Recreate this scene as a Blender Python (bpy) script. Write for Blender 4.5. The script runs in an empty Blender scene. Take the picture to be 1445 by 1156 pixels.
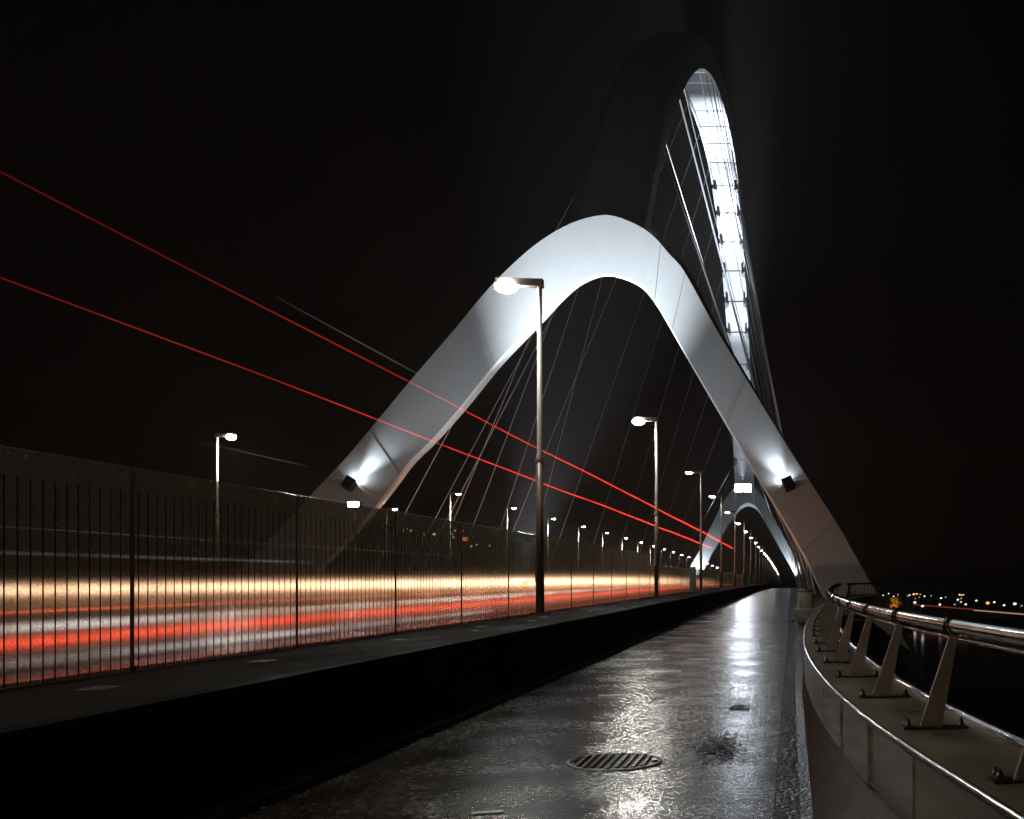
import bpy, bmesh, math, random
from mathutils import Vector, Matrix
R = math.radians
random.seed(7)
S = bpy.context.scene
COL = S.collection
EYE = 1.3

# ------------------------------------------------------------------ helpers
def prof(y):
    """height of the bridge deck: level at first, then a long gentle fall"""
    return -4e-5 * max(0.0, y - 50.0) ** 2

def lerp(a, b, t): return a + (b - a) * t

def interp(tab, x):
    """smooth (Catmull-Rom like, monotone enough) interpolation in a table"""
    n = len(tab)
    if x <= tab[0][0]:
        (x0, y0), (x1, y1) = tab[0], tab[1]
        return y0 + (y1 - y0) / (x1 - x0) * (x - x0)
    if x >= tab[-1][0]:
        (x0, y0), (x1, y1) = tab[-2], tab[-1]
        return y1 + (y1 - y0) / (x1 - x0) * (x - x1)
    for i in range(n - 1):
        if tab[i][0] <= x <= tab[i + 1][0]:
            x0, y0 = tab[i]; x1, y1 = tab[i + 1]
            h = x1 - x0
            def slope(k):
                if k <= 0: return (tab[1][1] - tab[0][1]) / (tab[1][0] - tab[0][0])
                if k >= n - 1: return (tab[-1][1] - tab[-2][1]) / (tab[-1][0] - tab[-2][0])
                a = (tab[k][1] - tab[k - 1][1]) / (tab[k][0] - tab[k - 1][0])
                b = (tab[k + 1][1] - tab[k][1]) / (tab[k + 1][0] - tab[k][0])
                return (a + b) / 2
            m0, m1 = slope(i) * h, slope(i + 1) * h
            t = (x - x0) / h
            return ((2*t**3 - 3*t*t + 1) * y0 + (t**3 - 2*t*t + t) * m0
                    + (-2*t**3 + 3*t*t) * y1 + (t**3 - t*t) * m1)

def props(o, label=None, cat=None, group=None, kind=None):
    if label: o['label'] = label
    if cat: o['category'] = cat
    if group: o['group'] = group
    if kind: o['kind'] = kind
    return o

def obj(name, bm, mat, parent=None, loc=(0, 0, 0), smooth=False, recalc=True):
    if recalc: bmesh.ops.recalc_face_normals(bm, faces=bm.faces)
    me = bpy.data.meshes.new(name)
    bm.to_mesh(me); bm.free()
    mats = mat if isinstance(mat, (list, tuple)) else [mat]
    for m in mats: me.materials.append(m)
    if smooth:
        for p in me.polygons: p.use_smooth = True
    o = bpy.data.objects.new(name, me)
    COL.objects.link(o)
    o.location = loc
    if parent is not None: o.parent = parent
    return o

def thing(name, label, cat, loc=(0, 0, 0), rz=0.0, group=None):
    o = bpy.data.objects.new(name, None)
    o.empty_display_size = 0.2
    COL.objects.link(o)
    o.location = loc; o.rotation_euler = (0, 0, rz)
    return props(o, label, cat, group)

def copy_tree(o, parent=None):
    c = o.copy(); COL.objects.link(c)
    if parent is not None: c.parent = parent
    for ch in list(o.children): copy_tree(ch, c)
    return c

def box(bm, x0, x1, y0, y1, z0, z1, mi=0):
    vs = [bm.verts.new((x, y, z)) for z in (z0, z1) for y in (y0, y1) for x in (x0, x1)]
    for f in ((0,1,3,2), (4,6,7,5), (0,4,5,1), (1,5,7,3), (3,7,6,2), (2,6,4,0)):
        fc = bm.faces.new([vs[i] for i in f]); fc.material_index = mi
    return vs

def bevel_box(bm, x0, x1, y0, y1, z0, z1, w=0.01, seg=2):
    tb = bmesh.new(); box(tb, x0, x1, y0, y1, z0, z1)
    bmesh.ops.recalc_face_normals(tb, faces=tb.faces)
    bmesh.ops.bevel(tb, geom=list(tb.edges), offset=w, segments=seg, affect='EDGES', profile=0.5)
    merge(bm, tb)

def merge(bm, tb, M=None, mi=0):
    mp = {}
    for v in tb.verts:
        co = M @ v.co if M is not None else v.co
        mp[v] = bm.verts.new(co)
    for f in tb.faces:
        try:
            nf = bm.faces.new([mp[v] for v in f.verts]); nf.material_index = mi
        except ValueError: pass
    tb.free()

def tube(bm, pts, rad, seg=10, cap=True, squash=1.0, mi=0, smooth=True):
    """round tube through pts; rad is a number or one per point; squash flattens it upright"""
    pts = [Vector(p) for p in pts]
    rings = []
    n = len(pts)
    for i, p in enumerate(pts):
        t = (pts[min(i + 1, n - 1)] - pts[max(i - 1, 0)]).normalized()
        up = Vector((0, 0, 1)) if abs(t.z) < 0.95 else Vector((0, 1, 0))
        s = t.cross(up).normalized(); u = s.cross(t).normalized()
        r = rad[i] if isinstance(rad, (list, tuple)) else rad
        ring = [bm.verts.new(p + s * (r * math.cos(a)) + u * (r * squash * math.sin(a)))
                for a in [2 * math.pi * k / seg for k in range(seg)]]
        rings.append(ring)
    for a, b in zip(rings, rings[1:]):
        for k in range(seg):
            f = bm.faces.new((a[k], a[(k + 1) % seg], b[(k + 1) % seg], b[k]))
            f.smooth = smooth; f.material_index = mi
    if cap:
        for r_ in (rings[0][::-1], rings[-1]):
            f = bm.faces.new(r_); f.material_index = mi
    return rings

def lathe(bm, prof_, seg=20, mi=0, c=(0, 0)):
    rings = []
    for r, z in prof_:
        rings.append([bm.verts.new((c[0] + r * math.cos(2*math.pi*k/seg), c[1] + r * math.sin(2*math.pi*k/seg), z)) for k in range(seg)])
    for a, b in zip(rings, rings[1:]):
        for k in range(seg):
            f = bm.faces.new((a[k], a[(k+1) % seg], b[(k+1) % seg], b[k])); f.smooth = True; f.material_index = mi
    bm.faces.new(rings[0][::-1]).material_index = mi; bm.faces.new(rings[-1]).material_index = mi

def sheet(bm, rows, mi=0, smooth=False):
    vr = [[bm.verts.new(p) for p in r] for r in rows]
    for a, b in zip(vr, vr[1:]):
        for i in range(len(a) - 1):
            f = bm.faces.new((a[i], a[i+1], b[i+1], b[i])); f.material_index = mi; f.smooth = smooth
    return vr

def prism_loft(bm, sections, closed=True, caps=True, mi=0, smooth=False):
    vr = [[bm.verts.new(p) for p in s] for s in sections]
    n = len(vr[0])
    for a, b in zip(vr, vr[1:]):
        for k in range(n if closed else n - 1):
            f = bm.faces.new((a[k], a[(k+1) % n], b[(k+1) % n], b[k])); f.material_index = mi; f.smooth = smooth
    if caps and closed:
        bm.faces.new(vr[0][::-1]); bm.faces.new(vr[-1])
    return vr

# ------------------------------------------------------------------ materials
def mat(name, base=(0.5, 0.5, 0.5), rough=0.5, metal=0.0, noise=None, bump=None, spec=0.5):
    """principled surface; noise = (scale, amount, detail) varies colour and gloss, bump = (scale, strength)"""
    m = bpy.data.materials.new(name); m.use_nodes = True
    nt = m.node_tree; N = nt.nodes; L = nt.links
    b = N['Principled BSDF']
    b.inputs['Base Color'].default_value = (*base, 1)
    b.inputs['Roughness'].default_value = rough
    b.inputs['Metallic'].default_value = metal
    b.inputs['Specular IOR Level'].default_value = spec
    tc = N.new('ShaderNodeTexCoord')
    if noise:
        sc, am, *rest = noise
        nz = N.new('ShaderNodeTexNoise'); nz.inputs['Scale'].default_value = sc; nz.inputs['Detail'].default_value = 6
        mp = N.new('ShaderNodeMapping'); L.new(tc.outputs['Object'], mp.inputs['Vector'])
        if rest: mp.inputs['Scale'].default_value = rest[0]
        L.new(mp.outputs['Vector'], nz.inputs['Vector'])
        mr = N.new('ShaderNodeMapRange'); mr.inputs['From Min'].default_value = 0.3; mr.inputs['From Max'].default_value = 0.7
        mr.inputs['To Min'].default_value = 1 - am; mr.inputs['To Max'].default_value = 1 + am
        L.new(nz.outputs['Fac'], mr.inputs['Value'])
        hs = N.new('ShaderNodeHueSaturation'); hs.inputs['Color'].default_value = (*base, 1)
        L.new(mr.outputs['Result'], hs.inputs['Value']); L.new(hs.outputs['Color'], b.inputs['Base Color'])
        mr2 = N.new('ShaderNodeMapRange'); mr2.inputs['From Min'].default_value = 0.3; mr2.inputs['From Max'].default_value = 0.7
        mr2.inputs['To Min'].default_value = max(0.03, rough * (1 - am * 0.6)); mr2.inputs['To Max'].default_value = min(1, rough * (1 + am * 0.6))
        L.new(nz.outputs['Fac'], mr2.inputs['Value']); L.new(mr2.outputs['Result'], b.inputs['Roughness'])
    if bump:
        sc, st = bump
        nz = N.new('ShaderNodeTexNoise'); nz.inputs['Scale'].default_value = sc; nz.inputs['Detail'].default_value = 4
        L.new(tc.outputs['Object'], nz.inputs['Vector'])
        bp = N.new('ShaderNodeBump'); bp.inputs['Strength'].default_value = st; bp.inputs['Distance'].default_value = 0.01
        L.new(nz.outputs['Fac'], bp.inputs['Height']); L.new(bp.outputs['Normal'], b.inputs['Normal'])
    return m

def glow(name, col, strength):
    m = bpy.data.materials.new(name); m.use_nodes = True
    nt = m.node_tree; nt.nodes.clear()
    e = nt.nodes.new('ShaderNodeEmission'); e.inputs[0].default_value = (*col, 1); e.inputs[1].default_value = strength
    o = nt.nodes.new('ShaderNodeOutputMaterial'); nt.links.new(e.outputs[0], o.inputs[0])
    return m

def trail_mat(name, col, keys, wobble=0.0, soft=4.0):
    """a streak of light: its strength changes along its own length (object Y)"""
    m = bpy.data.materials.new(name); m.use_nodes = True
    nt = m.node_tree; nt.nodes.clear(); N = nt.nodes; L = nt.links
    tc = N.new('ShaderNodeTexCoord'); sp = N.new('ShaderNodeSeparateXYZ'); L.new(tc.outputs['Object'], sp.inputs[0])
    y0, y1 = keys[0][0], keys[-1][0]
    mr = N.new('ShaderNodeMapRange'); mr.inputs['From Min'].default_value = y0; mr.inputs['From Max'].default_value = y1
    L.new(sp.outputs['Y'], mr.inputs['Value'])
    fc = N.new('ShaderNodeFloatCurve'); L.new(mr.outputs['Result'], fc.inputs['Value'])
    mx = max(k[1] for k in keys)
    cv = fc.mapping.curves[0]
    pts = [((k[0] - y0) / (y1 - y0), k[1] / mx) for k in keys]
    cv.points[0].location = pts[0]; cv.points[1].location = pts[-1]
    for p in pts[1:-1]: cv.points.new(*p)
    for p in cv.points: p.handle_type = 'VECTOR'
    fc.mapping.update()
    mu = N.new('ShaderNodeMath'); mu.operation = 'MULTIPLY'; mu.inputs[1].default_value = mx; L.new(fc.outputs[0], mu.inputs[0])
    last = mu
    if wobble:
        nz = N.new('ShaderNodeTexNoise'); nz.noise_dimensions = '1D'; nz.inputs['Scale'].default_value = 0.35; nz.inputs['Detail'].default_value = 3
        L.new(sp.outputs['Y'], nz.inputs['W'])
        m2 = N.new('ShaderNodeMapRange'); m2.inputs['From Min'].default_value = 0.3; m2.inputs['From Max'].default_value = 0.7
        m2.inputs['To Min'].default_value = 1 - wobble; m2.inputs['To Max'].default_value = 1 + wobble
        L.new(nz.outputs['Fac'], m2.inputs['Value'])
        m3 = N.new('ShaderNodeMath'); m3.operation = 'MULTIPLY'; L.new(mu.outputs[0], m3.inputs[0]); L.new(m2.outputs['Result'], m3.inputs[1]); last = m3
    at = N.new('ShaderNodeAttribute'); at.attribute_name = 'across'          # soft upper and lower edge of the streak
    sq = N.new('ShaderNodeMath'); sq.operation = 'POWER'; L.new(at.outputs['Fac'], sq.inputs[0]); sq.inputs[1].default_value = 2
    ng = N.new('ShaderNodeMath'); ng.operation = 'MULTIPLY'; L.new(sq.outputs[0], ng.inputs[0]); ng.inputs[1].default_value = -soft
    ex = N.new('ShaderNodeMath'); ex.operation = 'EXPONENT'; L.new(ng.outputs[0], ex.inputs[0])
    m5 = N.new('ShaderNodeMath'); m5.operation = 'MULTIPLY'; L.new(last.outputs[0], m5.inputs[0]); L.new(ex.outputs[0], m5.inputs[1])
    e = N.new('ShaderNodeEmission'); e.inputs[0].default_value = (*col, 1); L.new(m5.outputs[0], e.inputs[1])
    o = N.new('ShaderNodeOutputMaterial')
    tr = N.new('ShaderNodeBsdfTransparent'); ad = N.new('ShaderNodeAddShader'); L.new(tr.outputs[0], ad.inputs[0]); L.new(e.outputs[0], ad.inputs[1])
    L.new(ad.outputs[0], o.inputs[0])
    return m

def wet_path_mat():
    m = bpy.data.materials.new('wet_asphalt'); m.use_nodes = True
    nt = m.node_tree; N = nt.nodes; L = nt.links; b = N['Principled BSDF']
    tc = N.new('ShaderNodeTexCoord')
    def noise(scale, det, sx=(1, 1, 1)):
        mp = N.new('ShaderNodeMapping'); mp.inputs['Scale'].default_value = sx; L.new(tc.outputs['Object'], mp.inputs['Vector'])
        n = N.new('ShaderNodeTexNoise'); n.inputs['Scale'].default_value = scale; n.inputs['Detail'].default_value = det
        L.new(mp.outputs['Vector'], n.inputs['Vector']); return n
    patch = noise(2.2, 8, (1.0, 1.0, 1)); grain = noise(60, 4); coarse = noise(15, 9); smear = noise(1.3, 6, (1, 1, 1))
    cr = N.new('ShaderNodeMapRange'); L.new(patch.outputs['Fac'], cr.inputs['Value'])
    cr.inputs['From Min'].default_value = 0.35; cr.inputs['From Max'].default_value = 0.68
    mixc = N.new('ShaderNodeMix'); mixc.data_type = 'RGBA'
    mixc.inputs['A'].default_value = (0.012, 0.009, 0.0075, 1); mixc.inputs['B'].default_value = (0.019, 0.014, 0.011, 1)
    L.new(cr.outputs['Result'], mixc.inputs['Factor']); L.new(mixc.outputs['Result'], b.inputs['Base Color'])
    rr = N.new('ShaderNodeMapRange'); L.new(smear.outputs['Fac'], rr.inputs['Value'])
    rr.inputs['From Min'].default_value = 0.30; rr.inputs['From Max'].default_value = 0.72
    rr.inputs['To Min'].default_value = 0.125; rr.inputs['To Max'].default_value = 0.22
    vo = N.new('ShaderNodeTexVoronoi'); vo.inputs['Scale'].default_value = 48; L.new(tc.outputs['Object'], vo.inputs['Vector'])        # single stones of the asphalt
    sx_ = N.new('ShaderNodeSeparateColor'); L.new(vo.outputs['Color'], sx_.inputs[0])
    gm = N.new('ShaderNodeMapRange'); L.new(sx_.outputs[0], gm.inputs['Value']); gm.inputs['To Min'].default_value = .55; gm.inputs['To Max'].default_value = 1.7
    rm = N.new('ShaderNodeMath'); rm.operation = 'MULTIPLY'; L.new(rr.outputs['Result'], rm.inputs[0]); L.new(gm.outputs['Result'], rm.inputs[1])
    L.new(rm.outputs[0], b.inputs['Roughness'])
    sm = N.new('ShaderNodeMapRange'); L.new(sx_.outputs[1], sm.inputs['Value']); sm.inputs['From Min'].default_value = .5; sm.inputs['To Min'].default_value = .5; sm.inputs['To Max'].default_value = 3.0
    hv = N.new('ShaderNodeHueSaturation'); L.new(mixc.outputs['Result'], hv.inputs['Color']); L.new(sm.outputs['Result'], hv.inputs['Value']); L.new(hv.outputs['Color'], b.inputs['Base Color'])
    sp_ = N.new('ShaderNodeMapRange'); L.new(patch.outputs['Fac'], sp_.inputs['Value'])                 # drier and wetter patches
    sp_.inputs['From Min'].default_value = 0.32; sp_.inputs['From Max'].default_value = 0.62; sp_.inputs['To Min'].default_value = 0.12; sp_.inputs['To Max'].default_value = 0.5
    L.new(sp_.outputs['Result'], b.inputs['Specular IOR Level'])
    bs = N.new('ShaderNodeMapRange'); L.new(smear.outputs['Fac'], bs.inputs['Value'])
    bs.inputs['From Min'].default_value = 0.36; bs.inputs['From Max'].default_value = 0.62
    bs.inputs['To Min'].default_value = 0.25; bs.inputs['To Max'].default_value = 0.6
    b1 = N.new('ShaderNodeBump'); b1.inputs['Distance'].default_value = 0.004; L.new(bs.outputs['Result'], b1.inputs['Strength'])
    L.new(grain.outputs['Fac'], b1.inputs['Height'])
    b2 = N.new('ShaderNodeBump'); b2.inputs['Distance'].default_value = 0.012; b2.inputs['Strength'].default_value = 0.17
    L.new(coarse.outputs['Fac'], b2.inputs['Height']); L.new(b1.outputs['Normal'], b2.inputs['Normal'])
    L.new(b2.outputs['Normal'], b.inputs['Normal'])
    return m

def cobble_mat():
    m = bpy.data.materials.new('wet_cobbles'); m.use_nodes = True
    nt = m.node_tree; N = nt.nodes; L = nt.links; b = N['Principled BSDF']
    tc = N.new('ShaderNodeTexCoord')
    v = N.new('ShaderNodeTexVoronoi'); v.inputs['Scale'].default_value = 22; L.new(tc.outputs['Object'], v.inputs['Vector'])
    v.feature = 'DISTANCE_TO_EDGE'
    b.inputs['Base Color'].default_value = (0.010, 0.010, 0.011, 1); b.inputs['Roughness'].default_value = 0.3; b.inputs['Specular IOR Level'].default_value = 0.15
    bp = N.new('ShaderNodeBump'); bp.inputs['Distance'].default_value = 0.02; bp.inputs['Strength'].default_value = 1
    L.new(v.outputs['Distance'], bp.inputs['Height']); L.new(bp.outputs['Normal'], b.inputs['Normal'])
    return m

def brick_mat():
    m = bpy.data.materials.new('dark_brick'); m.use_nodes = True
    nt = m.node_tree; N = nt.nodes; L = nt.links; b = N['Principled BSDF']
    tc = N.new('ShaderNodeTexCoord'); sp = N.new('ShaderNodeSeparateXYZ'); cb = N.new('ShaderNodeCombineXYZ')
    L.new(tc.outputs['Object'], sp.inputs[0]); L.new(sp.outputs['Y'], cb.inputs['X']); L.new(sp.outputs['Z'], cb.inputs['Y'])
    br = N.new('ShaderNodeTexBrick'); br.inputs['Scale'].default_value = 1.0
    br.inputs['Brick Width'].default_value = 0.42; br.inputs['Row Height'].default_value = 0.09; br.inputs['Mortar Size'].default_value = 0.007
    br.inputs['Color1'].default_value = (0.06, 0.025, 0.017, 1); br.inputs['Color2'].default_value = (0.04, 0.018, 0.013, 1)
    br.inputs['Mortar'].default_value = (0.03, 0.025, 0.022, 1)
    L.new(cb.outputs[0], br.inputs['Vector']); L.new(br.outputs['Color'], b.inputs['Base Color']); b.inputs['Roughness'].default_value = 0.6; b.inputs['Specular IOR Level'].default_value = 0.12
    bp = N.new('ShaderNodeBump'); bp.invert = True; bp.inputs['Distance'].default_value = 0.01; L.new(br.outputs['Fac'], bp.inputs['Height'])
    L.new(bp.outputs['Normal'], b.inputs['Normal'])
    return m

def glass_mat(name, stripes):
    """wet toughened glass; the near panes carry printed upright stripes every 0.1 m"""
    m = bpy.data.materials.new(name); m.use_nodes = True
    nt = m.node_tree; nt.nodes.clear(); N = nt.nodes; L = nt.links
    tc = N.new('ShaderNodeTexCoord')
    tr = N.new('ShaderNodeBsdfTransparent'); tr.inputs[0].default_value = (0.86, 0.89, 0.87, 1)
    nz = N.new('ShaderNodeTexNoise'); nz.inputs['Scale'].default_value = 70; nz.inputs['Detail'].default_value = 3
    L.new(tc.outputs['Object'], nz.inputs['Vector'])
    cr = N.new('ShaderNodeMapRange'); cr.inputs['From Min'].default_value = .35; cr.inputs['From Max'].default_value = .65
    cr.inputs['To Min'].default_value = .48; cr.inputs['To Max'].default_value = .64; L.new(nz.outputs['Fac'], cr.inputs['Value'])
    cm = N.new('ShaderNodeMix'); cm.data_type = 'RGBA'; cm.inputs['A'].default_value = (0, 0, 0, 1); cm.inputs['B'].default_value = (.95, .97, .95, 1)
    L.new(cr.outputs['Result'], cm.inputs['Factor']); L.new(cm.outputs['Result'], tr.inputs[0])      # drops dim what lies behind them
    m1 = tr
    df = N.new('ShaderNodeBsdfDiffuse'); df.inputs[0].default_value = (0.5, 0.55, 0.52, 1)     # the film of drops and dirt
    tl = N.new('ShaderNodeBsdfTranslucent'); tl.inputs[0].default_value = (0.30, 0.48, 0.40, 1)
    fl_ = N.new('ShaderNodeMixShader'); fl_.inputs[0].default_value = .75; L.new(df.outputs[0], fl_.inputs[1]); L.new(tl.outputs[0], fl_.inputs[2])
    m2 = N.new('ShaderNodeMixShader'); m2.inputs[0].default_value = 0.23
    L.new(m1.outputs[0], m2.inputs[1]); L.new(fl_.outputs[0], m2.inputs[2])
    gl = N.new('ShaderNodeBsdfGlossy'); gl.inputs['Roughness'].default_value = 0.12; gl.inputs['Color'].default_value = (0.8, 0.9, 0.85, 1)
    fr = N.new('ShaderNodeFresnel'); fr.inputs['IOR'].default_value = 1.12
    ge = N.new('ShaderNodeNewGeometry'); iv = N.new('ShaderNodeMath'); iv.operation = 'SUBTRACT'; iv.inputs[0].default_value = 1; L.new(ge.outputs['Backfacing'], iv.inputs[1])
    fm = N.new('ShaderNodeMath'); fm.operation = 'MULTIPLY'; L.new(fr.outputs[0], fm.inputs[0]); L.new(iv.outputs[0], fm.inputs[1])      # the outer face mirrors
    m3 = N.new('ShaderNodeMixShader'); L.new(fm.outputs[0], m3.inputs[0]); L.new(m2.outputs[0], m3.inputs[1]); L.new(gl.outputs[0], m3.inputs[2])
    last = m3
    if stripes:
        sp = N.new('ShaderNodeSeparateXYZ'); L.new(tc.outputs['Object'], sp.inputs[0])
        def math_(op, a, bval):
            n = N.new('ShaderNodeMath'); n.operation = op
            if hasattr(a, 'outputs'): L.new(a.outputs[0], n.inputs[0])
            else: L.new(a, n.inputs[0])
            if bval is not None: n.inputs[1].default_value = bval
            return n
        fr_ = math_('FRACT', math_('DIVIDE', sp.outputs['Y'], 0.0985), None)
        a0 = math_('COMPARE', fr_, 0.5); a0.inputs[2].default_value = 0.066
        side = math_('GREATER_THAN', sp.outputs['X'], 0.0)
        a = N.new('ShaderNodeMath'); a.operation = 'MULTIPLY'; L.new(a0.outputs[0], a.inputs[0]); L.new(side.outputs[0], a.inputs[1])
        top = math_('LESS_THAN', sp.outputs['Z'], 1.22)
        mm = N.new('ShaderNodeMath'); mm.operation = 'MULTIPLY'; L.new(a.outputs[0], mm.inputs[0]); L.new(top.outputs[0], mm.inputs[1])
        ink = N.new('ShaderNodeBsdfPrincipled'); ink.inputs['Base Color'].default_value = (0.05, 0.048, 0.042, 1); ink.inputs['Roughness'].default_value = 0.4
        m4 = N.new('ShaderNodeMixShader'); L.new(mm.outputs[0], m4.inputs[0]); L.new(m3.outputs[0], m4.inputs[1]); L.new(ink.outputs[0], m4.inputs[2])
        last = m4
    o = N.new('ShaderNodeOutputMaterial'); L.new(last.outputs[0], o.inputs[0])
    return m

M = {}
M['path'] = wet_path_mat(); M['cobble'] = cobble_mat(); M['brick'] = brick_mat()
M['road'] = mat('road_asphalt', (0.03, 0.029, 0.028), 0.3, noise=(0.7, 0.5), bump=(60, 0.25))
M['paint'] = mat('bridge_white_paint', (0.61, 0.63, 0.65), 0.42, noise=(1.5, 0.03, (1, 1, .18)))
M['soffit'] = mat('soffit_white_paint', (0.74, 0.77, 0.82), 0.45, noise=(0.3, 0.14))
M['seam'] = mat('seam_grey', (0.32, 0.33, 0.34), 0.5)  # grey strip drawn along each plate joint
M['bracket'] = mat('anchor_bracket_steel', (0.10, 0.105, 0.12), 0.5, 0.2)
M['cable'] = mat('galvanised_cable', (0.6, 0.62, 0.65), 0.35, 0.15)
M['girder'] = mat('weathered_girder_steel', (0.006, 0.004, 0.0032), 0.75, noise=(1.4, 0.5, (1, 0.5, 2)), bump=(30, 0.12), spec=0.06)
M['plate'] = mat('galvanised_cover_plate', (0.09, 0.09, 0.085), 0.42, 0.5, noise=(9, 0.3))
M['pole'] = mat('painted_lamp_pole', (0.42, 0.40, 0.36), 0.38, 0.3)
M['pole_dark'] = mat('painted_lamp_pole_base', (0.09, 0.06, 0.045), 0.42, 0.2, noise=(6, 0.3, (1, 1, 0.3)))
M['head'] = mat('lamp_head_metal', (0.14, 0.125, 0.11), 0.42, 0.3)
M['lens'] = glow('lamp_lens_light', (1.0, 0.95, 0.84), 600)
M['lens_flat'] = glow('lamp_flat_lens_light', (1.0, 0.95, 0.84), 110)
M['flood_lens'] = glow('floodlight_lens_light', (0.86, 0.93, 1.0), 60)
M['flood_big'] = glow('arch_floodlight_lens_light', (0.8, 0.88, 1.0), 130)
M['black'] = mat('black_housing', (0.02, 0.02, 0.021), 0.4)
M['steel'] = mat('brushed_stainless', (0.70, 0.66, 0.55), 0.17, 0.88, noise=(1.7, 0.3, (1, 1, 9)), bump=(1.0, 0.10))
_bn = [n for n in M['steel'].node_tree.nodes if n.type == 'BUMP'][0]; _bn.inputs['Distance'].default_value = 0.0012
_nz = _bn.inputs['Height'].links[0].from_node; _mp = M['steel'].node_tree.nodes.new('ShaderNodeMapping'); _mp.inputs['Scale'].default_value = (.6, .6, 260)   # level brush marks
_tc = M['steel'].node_tree.nodes.new('ShaderNodeTexCoord'); M['steel'].node_tree.links.new(_tc.outputs['Object'], _mp.inputs['Vector']); M['steel'].node_tree.links.new(_mp.outputs['Vector'], _nz.inputs['Vector'])
M['steel_dull'] = mat('dull_wet_steel', (0.24, 0.20, 0.14), 0.34, 0.3, noise=(2.6, 0.4))
M['tube'] = mat('polished_tube', (0.62, 0.61, 0.60), 0.16, 1.0, noise=(5, 0.25))
M['fin'] = mat('bronze_painted_fin', (0.19, 0.135, 0.095), 0.5, 0.0, noise=(6, 0.25))
M['bolt'] = mat('bolt_steel', (0.10, 0.10, 0.10), 0.3, 0.9)
M['concrete'] = mat('pale_concrete', (0.32, 0.32, 0.25), 0.45, noise=(7, 0.25), bump=(40, 0.2))
M['iron'] = mat('cast_iron', (0.05, 0.05, 0.05), 0.3, 0.7)
M['leaf'] = mat('wet_dead_leaf', (0.022, 0.017, 0.012), 0.35)
M['wood'] = mat('wet_splinter', (0.30, 0.27, 0.22), 0.35, noise=(12, 0.3))
M['land'] = mat('dark_meadow', (0.03, 0.035, 0.02), 0.9, noise=(0.05, 0.5))
M['water'] = mat('river_water', (0.008, 0.010, 0.012), 0.08, bump=(0.6, 0.25))
M['bark'] = mat('bark', (0.05, 0.04, 0.03), 0.8)
M['foliage'] = mat('night_foliage', (0.05, 0.06, 0.03), 0.7)
M['post'] = mat('screen_post_steel', (0.10, 0.095, 0.085), 0.32, 0.7)
M['glass_striped'] = glass_mat('striped_wet_glass', True)
M['glass_plain'] = glass_mat('plain_wet_glass', False)
M['drop'] = mat('water_drop', (0.9, 0.95, 0.93), 0.05, 0.0)
M['wall_dark'] = mat('dark_render', (0.12, 0.11, 0.10), 0.8, noise=(0.4, 0.2))
M['line'] = mat('road_paint', (0.7, 0.7, 0.66), 0.35, noise=(4, 0.2))

# ------------------------------------------------------------------ setting
def yrange(a, b, n): return [a + (b - a) * i / n for i in range(n + 1)]
YS = yrange(-6, 60, 22) + yrange(70, 480, 41)

WALL = [(-8, 3.2), (-3, 1.75), (0, 1.18), (2.89, .665), (3.28, .608), (3.87, .515), (4.96, .375), (6.1, .27), (7.6, .185),
        (9.33, .138), (11, .138), (12.7, .162), (15.4, .238), (18.5, .386), (23, .62), (28.8, .96), (33, 1.32), (36, 1.75)]
def wall_x(y): return interp(WALL, y)
def foot_x(y): return 0.118 if y < 10.5 else wall_x(y) - 0.02

# path (left edge waves a little), gutter of cobbles, kerb strip
def path_left(y): return -3.15 - 0.05 * math.sin(y * 0.35)
bm = bmesh.new()
sheet(bm, [[(path_left(y) - 0.02, y, prof(y)), (-1.6, y, prof(y) + 0.012), (-0.1, y, prof(y))] for y in YS])
props(obj('path', bm, M['path'], recalc=True), kind='structure')
bm = bmesh.new()
sheet(bm, [[(-0.1, y, prof(y) - 0.006), (0.05, y, prof(y) - 0.014), (max(foot_x(y), 0.118) + 0.05 if y < 36 else 3.2, y, prof(y) + 0.004)] for y in YS])
props(obj('gutter', bm, M['cobble']), kind='structure')
bm = bmesh.new()
for a, b in zip(YS, YS[1:]):
    if a >= 24: 
        pass
prism_loft(bm, [[(-0.035, y, prof(y) - 0.1), (0.075, y, prof(y) - 0.1), (0.075, y, prof(y) + 0.05), (-0.035, y, prof(y) + 0.05)] for y in [29.5] + [q for q in YS if q > 30]])
props(obj('kerb', bm, M['plate']), kind='structure')
bm = bmesh.new()
prism_loft(bm, [[(-3.195, y, prof(y) - 0.1), (-3.11, y, prof(y) - 0.1), (-3.11 - .01 * math.sin(y), y, prof(y) + 0.022), (-3.195, y, prof(y) + 0.03)] for y in YS])
props(obj('kerb', bm, M['concrete']), kind='structure')  # added pale strip, drawn for a wet highlight along the path edge
# road between the two glass screens, on the same deck
bm = bmesh.new()
RX0, RX1 = -23.4, -4.72
sheet(bm, [[(RX0, y, prof(y) + 0.40), (-14, y, prof(y) + 0.45), (RX1, y, prof(y) + 0.40)] for y in YS])
props(obj('road', bm, M['road']), kind='structure')
bm = bmesh.new()
y = 0.0
while y < 300:
    for lx in (-8.0, -20.0):
        zz = prof(y) + 0.45 - 0.05 * abs(lx + 14) / 9.3 + 0.008
        bm.faces.new([bm.verts.new(p) for p in ((lx - .07, y, zz), (lx + .07, y, zz), (lx + .07, y + 3, zz), (lx - .07, y + 3, zz))])
    y += 9
props(obj('road_marking', bm, M['line']), kind='structure')
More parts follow.
